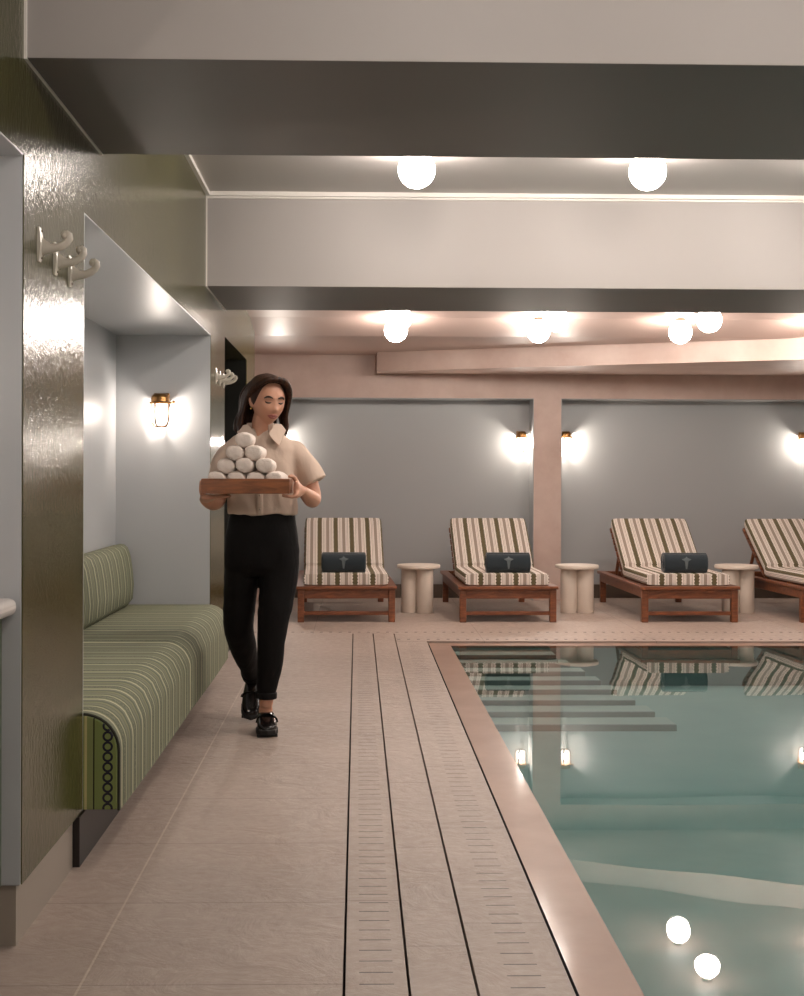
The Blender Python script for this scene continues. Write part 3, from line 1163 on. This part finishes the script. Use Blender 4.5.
# --- head, in its own frame: face towards -y, origin at the middle of the skull
HEAD_M = Matrix.Translation((0.004, 0.0, 1.552)) @ Matrix.Rotation(math.radians(27), 4, 'Z') @ Matrix.Rotation(math.radians(9), 4, 'X') @ Matrix.Rotation(math.radians(2), 4, 'Y')
def gss(a, b, s):
    return math.exp(-((a / s) ** 2) - ((b / s) ** 2))
def head_point(u):
    """u: unit direction -> point on the head surface"""
    x, y, z = u
    p = Vector((x * 0.0745, y * 0.092, z * 0.112))
    if z < 0:
        t = -z
        p.x *= 1 - 0.30 * t ** 2.0
        if y < 0:
            p.y -= 0.012 * t * (1 - t * 0.3) * (-y)
        else:
            p.y *= 1 - 0.35 * t
    if y < 0:
        p.y += 0.010 * max(0.0, z) ** 2
        f = -y
        # flatten the face a little
        p.y += 0.010 * f ** 3 * (1 - abs(x))
        X, Z = p.x, p.z
        d = 0.0
        d += 0.008 * math.exp(-(X / 0.010) ** 2 - ((Z + 0.006) / 0.022) ** 2)            # bridge
        d += 0.019 * math.exp(-(X / 0.012) ** 2 - ((Z + 0.034) / 0.014) ** 2)            # tip
        for s in (-1, 1):
            d += 0.006 * math.exp(-((X - s * 0.014) / 0.008) ** 2 - ((Z + 0.038) / 0.008) ** 2)   # nostrils
            d -= 0.010 * math.exp(-((X - s * 0.031) / 0.015) ** 2 - ((Z - 0.002) / 0.011) ** 2)   # sockets
            d += 0.005 * math.exp(-((X - s * 0.031) / 0.011) ** 2 - ((Z - 0.000) / 0.007) ** 2)   # lids
            d += 0.004 * math.exp(-((X - s * 0.030) / 0.020) ** 2 - ((Z - 0.020) / 0.008) ** 2)   # brow
            d += 0.005 * math.exp(-((X - s * 0.046) / 0.018) ** 2 - ((Z + 0.026) / 0.020) ** 2)   # cheek
        d += 0.0055 * math.exp(-(X / 0.020) ** 2 - ((Z + 0.061) / 0.005) ** 2)          # upper lip
        d += 0.0060 * math.exp(-(X / 0.017) ** 2 - ((Z + 0.072) / 0.006) ** 2)          # lower lip
        d += 0.009 * math.exp(-(X / 0.020) ** 2 - ((Z + 0.098) / 0.014) ** 2)           # chin
        p.y -= d
    return p
def face_at(X, Z, off=0.0):
    """front surface point above face coordinates (X, Z)"""
    best = None
    z = Z / 0.112
    x = X / 0.0745
    for _ in range(12):
        yy = 1 - x * x - z * z
        y = -math.sqrt(max(yy, 0.02))
        u = Vector((x, y, z)).normalized()
        p = head_point(u)
        x += (X - p.x) / 0.0745 * 0.7
        z += (Z - p.z) / 0.112 * 0.7
    p = p.copy()
    p.y -= off
    return HEAD_M @ p

body = MB()
seg, rg = 72, 64
rings = []
for i in range(1, rg):
    th = PI * i / rg
    rings.append([HEAD_M @ head_point(Vector((math.sin(th) * math.cos(2 * PI * k / seg), math.sin(th) * math.sin(2 * PI * k / seg), -math.cos(th)))) for k in range(seg)])
body.loft(rings)
for s in (-1, 1):                                   # ears
    c = HEAD_M @ Vector((s * 0.074, 0.012, -0.012))
    body.tube([HEAD_M @ Vector((s * 0.066, 0.010, 0.014)), HEAD_M @ Vector((s * 0.078, 0.016, 0.016)), HEAD_M @ Vector((s * 0.080, 0.018, -0.006)), HEAD_M @ Vector((s * 0.076, 0.010, -0.030)), HEAD_M @ Vector((s * 0.068, 0.006, -0.034))], [0.009, 0.0095, 0.010, 0.009, 0.007], 12)
# neck and trunk
limb(body, [(-0.036, 0.032, 1.30, 0.085), (-0.034, 0.030, 1.375, 0.060), (-0.028, 0.024, 1.425, 0.050), (-0.016, 0.020, 1.475, 0.050), (0.0, 0.012, 1.52, 0.052)])
body.loft([ering((-0.022, 0.045, 0.84), 0.135, 0.095), ering((-0.022, 0.045, 0.95), 0.130, 0.092), ering((-0.024, 0.045, 1.05), 0.118, 0.085), ering((-0.028, 0.042, 1.18), 0.128, 0.092), ering((-0.032, 0.042, 1.29), 0.140, 0.085), ering((-0.034, 0.040, 1.35), 0.12, 0.062), ering((-0.034, 0.036, 1.378), 0.07, 0.05)])
# her left arm (right in the photo) and her right arm
limb(body, [(0.110, 0.045, 1.310, 0.040), (0.168, 0.042, 1.24, 0.042), (0.208, 0.035, 1.13, 0.040), (0.214, 0.005, 1.090, 0.038), (0.204, -0.070, 1.098, 0.037), (0.184, -0.150, 1.118, 0.029), (0.172, -0.198, 1.132, 0.0245)])
limb(body, [(-0.150, 0.045, 1.305, 0.040), (-0.196, 0.052, 1.24, 0.042), (-0.224, 0.050, 1.13, 0.040), (-0.232, 0.020, 1.086, 0.038), (-0.244, -0.060, 1.074, 0.036), (-0.262, -0.130, 1.083, 0.029), (-0.271, -0.178, 1.092, 0.0235)])
def hand(s, wrist, xe):
    """s = +1: at the right end of the tray (xe), -1: at the left end; palm outside the end, fingers curl under, thumb on the rim"""
    w = Vector(wrist)
    px = xe + s * 0.026
    limb(body, [(w.x, w.y, w.z, 0.024, 0.018), (px + s * 0.006, w.y - 0.035, 1.135, 0.022, 0.033), (px, w.y - 0.070, 1.138, 0.017, 0.040), (px - s * 0.002, w.y - 0.098, 1.138, 0.014, 0.036)])
    for k in range(4):
        y = w.y - 0.052 - 0.0185 * k
        ln = (0.92, 1.0, 0.96, 0.78)[3 - k] if s > 0 else (0.92, 1.0, 0.96, 0.78)[3 - k]
        limb(body, [(px, y + 0.012, 1.128, 0.0100), (px - s * 0.004, y, 1.112, 0.0092), (px - s * 0.024 * ln, y - 0.004, 1.1065, 0.0086), (px - s * 0.046 * ln, y - 0.008, 1.1085, 0.0080), (px - s * 0.066 * ln, y - 0.010, 1.1125, 0.0070)], 12, 4)
    limb(body, [(px + s * 0.002, w.y - 0.030, 1.150, 0.0130), (px - s * 0.004, w.y - 0.056, 1.176, 0.0115), (px - s * 0.018, w.y - 0.082, 1.196, 0.0098), (px - s * 0.036, w.y - 0.100, 1.1965, 0.0080)], 12, 4)
hand(1, (0.170, -0.200, 1.132), 0.126)
# her right hand lies flat under the left corner of the tray, thumb up against its end
limb(body, [(-0.272, -0.170, 1.092, 0.024, 0.020), (-0.258, -0.215, 1.096, 0.031, 0.018), (-0.246, -0.260, 1.101, 0.036, 0.016), (-0.243, -0.305, 1.104, 0.030, 0.012)])
for k in range(4):
    y = -0.236 - 0.0195 * k
    ln = (0.78, 0.96, 1.0, 0.92)[k]
    limb(body, [(-0.232, y, 1.104, 0.0100), (-0.232 + 0.036 * ln, y - 0.004, 1.106, 0.0094), (-0.232 + 0.066 * ln, y - 0.007, 1.1075, 0.0088), (-0.232 + 0.092 * ln, y - 0.008, 1.1095, 0.0076)], 12, 4)
limb(body, [(-0.266, -0.228, 1.102, 0.0130), (-0.276, -0.258, 1.128, 0.0115), (-0.2745, -0.280, 1.158, 0.0098), (-0.2715, -0.292, 1.178, 0.0080)], 12, 4)
# legs and feet
LEGF = [(0.052, 0.050, 0.88), (0.044, 0.030, 0.68), (0.030, 0.004, 0.47), (0.012, 0.012, 0.29), (-0.004, 0.020, 0.12)]
LEGR = [(-0.098, 0.055, 0.88), (-0.122, 0.075, 0.68), (-0.138, 0.105, 0.475), (-0.118, 0.250, 0.33), (-0.094, 0.415, 0.195)]
for leg in (LEGF, LEGR):
    limb(body, [p + (r,) for p, r in zip(leg, (0.076, 0.066, 0.050, 0.044, 0.031))])
limb(body, [(-0.004, 0.030, 0.115, 0.032), (-0.004, 0.022, 0.066, 0.031), (-0.002, -0.05, 0.050, 0.020)])
limb(body, [(-0.094, 0.430, 0.190, 0.031), (-0.093, 0.440, 0.150, 0.031), (-0.093, 0.400, 0.095, 0.020)])
bd = weld(body, 'body', M['skin'], woman, 0.0046, 4)

# --- face details
def on_face(pts, r, name, mat, off=0.001, seg=8):
    mb = MB()
    n = len(pts)
    sp = smooth_path([(x, z) for x, z in pts], 5)
    P = [face_at(x, z, off) for x, z in sp]
    m = len(P)
    mb.tube(P, [r * (0.35 + 0.65 * math.sin(PI * min(max(i / (m - 1), 0.08), 0.92))) for i in range(m)], seg)
    return mb.build(name, mat, woman)
for s in (-1, 1):
    on_face([(s * 0.014, 0.017), (s * 0.028, 0.0225), (s * 0.040, 0.0215), (s * 0.050, 0.014)], 0.0052, 'eyebrow', M['brow'])
    on_face([(s * 0.018, -0.003), (s * 0.026, -0.0055), (s * 0.036, -0.0055), (s * 0.045, -0.0015)], 0.0040, 'eyelashes', M['brow'])
on_face([(-0.024, -0.066), (-0.010, -0.0625), (0, -0.0635), (0.010, -0.0625), (0.024, -0.066)], 0.0062, 'upper_lip', M['lip'], 0.0)
on_face([(-0.020, -0.068), (-0.008, -0.073), (0.008, -0.073), (0.020, -0.068)], 0.0066, 'lower_lip', M['lip'], 0.0)
mb = MB()
mb.ball(HEAD_M @ Vector((-0.080, 0.004, -0.044)), 0.0055, 10, 8)
mb.build('earring', M['gold'], woman)

# --- hair: skull cap and falling locks
hair = MB()
rings = []
for i in range(1, 28):
    th = PI * i / 28
    ring = []
    for k in range(40):
        u = Vector((math.sin(th) * math.cos(2 * PI * k / 40), math.sin(th) * math.sin(2 * PI * k / 40), -math.cos(th)))
        p = Vector((u.x * 0.0855, u.y * 0.094 + 0.022, u.z * 0.108 + 0.016))
        if p.z < 0:
            p.z *= 0.75
        ring.append(HEAD_M @ p)
    rings.append(ring)
hair.loft(rings)
rnd = random.Random(3)
def lock(pts, r0, r1):
    sp = smooth_path(pts, 6)
    m = len(sp)
    hair.tube([HEAD_M @ Vector(p) for p in sp], [r0 + (r1 - r0) * (i / (m - 1)) ** 2 for i in range(m)], 10)
for i in range(15):
    t = i / 14
    y0 = -0.074 + 0.10 * t
    j = lambda a: rnd.uniform(-a, a)
    # her right side (left in the photo): swept behind the ear
    lock([(-0.008, y0, 0.104 + 0.006 * t), (-0.050, y0 + 0.012, 0.094), (-0.084, y0 * 0.5 + 0.028, 0.048), (-0.090, 0.034 + 0.05 * t, 0.0), (-0.094 + j(0.004), 0.046 + 0.04 * t, -0.06), (-0.104 + j(0.008), 0.044 + 0.05 * t, -0.115), (-0.112 + j(0.012), 0.036 + 0.06 * t, -0.165 + j(0.012))], 0.0145, 0.005)
    # her left side: falls beside the cheek
    lock([(-0.006, y0, 0.105 + 0.006 * t), (0.046, y0 + 0.002, 0.096), (0.084, y0 * 0.70 + 0.002, 0.050), (0.096, y0 * 0.45 + 0.010 + 0.03 * t, -0.005), (0.100 + j(0.004), 0.000 + 0.07 * t, -0.065), (0.112 + j(0.008), -0.006 + 0.08 * t, -0.115), (0.100 + j(0.014), -0.014 + 0.08 * t, -0.155 + j(0.014))], 0.0145, 0.005)
for i in range(11):
    x = -0.08 + 0.016 * i
    lock([(x * 0.6, 0.085, 0.07), (x, 0.112, 0.01), (x * 1.05, 0.108, -0.06), (x * 1.12, 0.096, -0.12), (x * 1.2, 0.088, -0.165 + rnd.uniform(-0.01, 0.01))], 0.017, 0.006)
weld(hair, 'hair', M['hair'], woman, 0.004, 3)

# --- shirt
sh = MB()
tr = [  # z, cx, cy, half width, half depth
    (1.018, -0.024, 0.042, 0.163, 0.118), (1.05, -0.024, 0.042, 0.165, 0.120), (1.12, -0.026, 0.040, 0.162, 0.119), (1.20, -0.028, 0.038, 0.163, 0.118),
    (1.27, -0.030, 0.038, 0.168, 0.112), (1.325, -0.032, 0.040, 0.176, 0.094), (1.36, -0.034, 0.040, 0.160, 0.076), (1.385, -0.034, 0.040, 0.122, 0.064), (1.405, -0.034, 0.036, 0.072, 0.056), (1.418, -0.034, 0.034, 0.062, 0.054)]
sh.loft([ering((cx, cy, z), hw, hd, 40, 0.85) for z, cx, cy, hw, hd in tr])
limb(sh, [(0.080, 0.044, 1.325, 0.050), (0.128, 0.044, 1.305, 0.056), (0.176, 0.038, 1.245, 0.060), (0.220, 0.026, 1.168, 0.066)], 22)
limb(sh, [(-0.140, 0.044, 1.325, 0.050), (-0.178, 0.046, 1.300, 0.056), (-0.206, 0.046, 1.240, 0.060), (-0.224, 0.044, 1.165, 0.062)], 22)
shirt = weld(sh, 'shirt', M['shirt'], woman, 0.006, 9)
# cloth folds as real relief
for v in shirt.data.vertices:
    c = v.co
    f = noise.noise(Vector((c.x * 9 + c.z * 5, c.y * 7, c.z * 4 - c.x * 6))) * 0.009
    f += noise.noise(Vector((c.x * 26 + c.z * 10, c.y * 16, c.z * 8 - c.x * 8))) * 0.0045
    v.co = c + v.normal * f
def flap(name, pts, y0, th=0.004, curve=0.02):
    mb = MB()
    n = len(pts)
    vs = []
    for off in (0, th):
        vs.append([mb.bm.verts.new((x, y + off, z)) for x, y, z in pts])
    mb.bm.faces.new(vs[0])
    mb.bm.faces.new(vs[1][::-1])
    for k in range(n):
        j = (k + 1) % n
        mb.bm.faces.new([vs[0][k], vs[0][j], vs[1][j], vs[1][k]])
    return mb.build(name, M['shirt'], woman, bevel=0.0015)
flap('collar_flap', [(0.010, -0.058, 1.394), (0.040, -0.036, 1.442), (0.066, 0.010, 1.440), (0.088, 0.002, 1.412), (0.060, -0.058, 1.340), (0.036, -0.066, 1.362)], 0)
flap('collar_flap', [(-0.046, -0.058, 1.394), (-0.088, -0.036, 1.438), (-0.112, 0.010, 1.436), (-0.140, 0.002, 1.404), (-0.112, -0.058, 1.340), (-0.082, -0.066, 1.362)], 0)
mb = MB()
n = 32
outer, rings = [], []
for zz, r in ((1.400, 0.066), (1.425, 0.066), (1.446, 0.064), (1.446, 0.060), (1.425, 0.061), (1.400, 0.061)):
    ring = []
    for k in range(n):
        a = math.radians(-90 + 38) + (2 * PI - math.radians(76)) * k / (n - 1)
        ring.append((-0.032 + r * math.cos(a), 0.030 + r * 0.92 * math.sin(a), zz))
    rings.append(ring)
rs = [[mb.bm.verts.new(p) for p in r] for r in rings]
for a, b in zip(rs, rs[1:] + rs[:1]):
    for k in range(n - 1):
        mb.bm.faces.new([a[k], a[k + 1], b[k + 1], b[k]])
mb.bm.faces.new([r[0] for r in rs])
mb.bm.faces.new([r[-1] for r in rs][::-1])
mb.build('collar_band', M['shirt'], woman)
# open throat: skin wedge is the body showing between the flaps; placket and buttons
mb = MB()
pl = [(-0.026, -0.084, 1.020), (-0.026, -0.086, 1.06), (-0.027, -0.085, 1.12), (-0.029, -0.084, 1.20), (-0.030, -0.080, 1.27), (-0.030, -0.062, 1.325)]
mb.tube(pl, [(0.015, 0.004)] * len(pl), 10, up=(1, 0, 0))
mb.build('placket', M['shirt'], woman)
for z, y in ((1.045, -0.089), (1.11, -0.089)):
    mb = MB()
    mb.ball((-0.026, y, z), 0.0055, 10, 6, (1, 0.5, 1))
    mb.build('button', M['button'], woman)

# --- trousers
tz = MB()
tz.loft([ering((-0.024, 0.045, 1.035), 0.150, 0.108, 36, 0.9), ering((-0.024, 0.045, 0.99), 0.158, 0.114, 36, 0.9), ering((-0.026, 0.045, 0.92), 0.172, 0.124, 36, 0.9), ering((-0.027, 0.046, 0.84), 0.178, 0.126, 36, 0.9), ering((-0.030, 0.048, 0.77), 0.174, 0.116, 36, 0.9), ering((-0.034, 0.05, 0.735), 0.150, 0.09, 36, 0.9)])
limb(tz, [(0.062, 0.045, 0.86, 0.092, 0.105), (0.052, 0.030, 0.70, 0.090, 0.098), (0.036, 0.004, 0.56, 0.077, 0.084), (0.026, 0.002, 0.45, 0.066, 0.074), (0.016, 0.014, 0.33, 0.060, 0.068), (0.004, 0.020, 0.23, 0.050, 0.056), (-0.003, 0.022, 0.160, 0.044, 0.052)], 22)
limb(tz, [(-0.112, 0.055, 0.86, 0.090, 0.105), (-0.124, 0.072, 0.70, 0.084, 0.096), (-0.134, 0.092, 0.57, 0.076, 0.084), (-0.138, 0.118, 0.47, 0.069, 0.074), (-0.126, 0.195, 0.385, 0.064, 0.070), (-0.108, 0.300, 0.290, 0.055, 0.060), (-0.095, 0.385, 0.222, 0.047, 0.052)], 22)
trs = weld(tz, 'trousers', M['trouser'], woman, 0.006, 16)
for v in trs.data.vertices:
    c = v.co
    f = noise.noise(Vector((c.x * 14, c.y * 10, c.z * 5))) * 0.006 + noise.noise(Vector((c.x * 6, c.y * 6, c.z * 22))) * 0.003
    v.co = c + v.normal * f
mb = MB()
mb.tube([(-0.002, 0.022, 0.188), (-0.003, 0.022, 0.158)], [(0.051, 0.058), (0.051, 0.058)], 24, up=(1, 0, 0))
mb.build('turned_cuff', M['trouser'], woman, bevel=0.004)
mb = MB()
mb.tube([(-0.099, 0.362, 0.240), (-0.093, 0.400, 0.212)], [(0.053, 0.058), (0.053, 0.058)], 24, up=(1, 0, 0))
mb.build('turned_cuff', M['trouser'], woman, bevel=0.004)

# --- loafers (built flat, toe towards -y, then placed)
def loafer(mat4):
    up = MB()
    sec = [  # y, half width, height, base
        (0.090, 0.026, 0.070), (0.080, 0.034, 0.084), (0.055, 0.037, 0.092), (0.020, 0.037, 0.094), (-0.02, 0.040, 0.100), (-0.06, 0.045, 0.090), (-0.10, 0.047, 0.074), (-0.135, 0.043, 0.061), (-0.155, 0.033, 0.052), (-0.166, 0.017, 0.044)]
    rings = []
    for y, hw, h in sec:
        ring = []
        for k in range(20):
            a = 2 * PI * k / 20
            px, pz = superpt(hw, (h - 0.026) / 2, a, 0.75)
            ring.append(mat4 @ Vector((px, y, 0.026 + (h - 0.026) / 2 + pz)))
        rings.append(ring)
    up.loft(rings)
    shoe = up.build('loafer', M['shoe'], woman, angle=70)
    so = MB()
    out = [(0.0, 0.096), (0.026, 0.090), (0.039, 0.065), (0.038, 0.02), (0.041, -0.04), (0.050, -0.09), (0.048, -0.13), (0.034, -0.160), (0.0, -0.174)]
    out = out + [(-x, y) for x, y in out[-2:0:-1]]
    def ol(s, z):
        return [mat4 @ Vector((x * s, y * s - 0.039 * (1 - s), z)) for x, y in out]
    so.loft([ol(0.98, 0.012), ol(1.03, 0.014), ol(1.03, 0.032), ol(0.98, 0.036)])
    so.build('sole', M['sole'], shoe, smooth=False)
    for k in range(-5, 4):
        y = 0.0 + 0.028 * k - 0.01
        lg = MB()
        w = 0.040 if k > -2 else 0.047
        v = [mat4 @ Vector(p) for p in ((-w, y, 0.0), (w, y, 0.0), (w, y + 0.016, 0.0), (-w, y + 0.016, 0.0), (-w, y, 0.013), (w, y, 0.013), (w, y + 0.016, 0.013), (-w, y + 0.016, 0.013))]
        lg._faces(v, [(3, 2, 1, 0), (4, 5, 6, 7), (0, 1, 5, 4), (1, 2, 6, 5), (2, 3, 7, 6), (3, 0, 4, 7)])
        lg.build('lug', M['sole'], shoe, smooth=False)
    st = MB()
    st.tube([mat4 @ Vector(p) for p in ((-0.044, -0.058, 0.052), (-0.041, -0.060, 0.066), (-0.031, -0.062, 0.079), (-0.012, -0.062, 0.0875), (0.012, -0.062, 0.0875), (0.031, -0.062, 0.079), (0.041, -0.060, 0.066), (0.044, -0.058, 0.052))], [(0.004, 0.013)] * 8, 10, up=(0, 0, 1))
    st.build('strap', M['shoe'], shoe)
    return shoe
loafer(Matrix.Translation((-0.003, 0.040, 0.001)) @ Matrix.Rotation(math.radians(6), 4, 'Z'))
loafer(Matrix.Translation((-0.093, 0.425, 0.108)) @ Matrix.Rotation(math.radians(38), 4, 'X'))

# ---------------------------------------------------------------- wooden tray and the rolled cloths on it
TXC, TYC = -0.42 - 0.067, 6.45 - 0.275
tray = empty('serving_tray', (TXC, TYC, 1.1205), 0, 'brown wooden box tray held in both hands of the woman', 'tray')
mb = MB()
mb.box(-0.190, 0.190, -0.125, 0.125, 0.0, 0.012)
mb.build('tray_bottom', M['tray_wood'], tray, bevel=0.002)
mb = MB()
mb.box(-0.193, 0.193, -0.135, -0.1255, 0.0, 0.066)
mb.box(-0.193, 0.193, 0.1255, 0.135, 0.0, 0.066)
mb.box(-0.193, -0.1835, -0.1255, 0.1255, 0.0125, 0.066)
mb.box(0.1835, 0.193, -0.1255, 0.1255, 0.0125, 0.066)
mb.build('tray_rim', M['tray_wood'], tray, bevel=0.003)

def make_cloth_roll():
    mb = MB()
    rings = []
    prof = [(-1.0, 0.55), (-0.97, 0.80), (-0.90, 0.95), (-0.75, 1.0), (-0.4, 0.99), (0.0, 1.0), (0.4, 0.99), (0.75, 1.0), (0.90, 0.95), (0.97, 0.80), (1.0, 0.55)]
    for t, s in prof:
        ring = []
        for k in range(28):
            a = 2 * PI * k / 28
            r = 1.0 + (0.05 if 3 <= k <= 6 else 0.0) - (0.06 if k == 7 else 0.0)
            ring.append((0.0425 * s * r * math.cos(a), 0.105 * t, 0.033 * s * r * math.sin(a)))
        rings.append(ring)
    mb.loft(rings)
    ob = mb.build('rolled_cloth', M['terry'], subsurf=2, angle=70)
    apply_mods(ob)
    ob.data.shade_smooth()
    for v in ob.data.vertices:
        v.co += v.normal * (noise.noise(v.co * 45) * 0.0035 + noise.noise(v.co * 110) * 0.0012)
    return ob
tag(MB().box(-0.165, 0.165, -0.115, 0.115, 0.0125, 0.033).build('folded_cloth', M['terry'], bevel=0.008, bseg=3, loc=(TXC, TYC, 1.1205)), 'folded white cloth lining the wooden tray under the rolled ones', 'towel')
rr = random.Random(11)
c0 = make_cloth_roll()
row_names = ['bottom row', 'second row', 'third row']
ordn = {4: ['leftmost', 'second from left', 'third from left', 'rightmost'], 3: ['leftmost', 'middle one', 'rightmost'], 2: ['left one', 'right one']}
k = 0
for row in range(4):
    nrow = 4 - row
    for i in range(nrow):
        o = c0 if k == 0 else copy_tree(c0)
        x = TXC + (i - (nrow - 1) / 2) * 0.086 - 0.004 * row
        z = 1.1205 + 0.034 + 0.031 + row * 0.058
        o.location = (x, TYC + rr.uniform(-0.006, 0.006), z)
        o.rotation_euler = (rr.uniform(-0.03, 0.03), 0.22 + rr.uniform(-0.1, 0.1), rr.uniform(-0.06, 0.06))
        lab = 'rolled white cloth at the very top of the pile on the tray' if nrow == 1 else 'rolled white cloth on the tray, %s in the %s of the pile' % (ordn[nrow][i], row_names[row])
        tag(o, lab, 'towel', 'rolled white cloths piled on the tray')
        k += 1
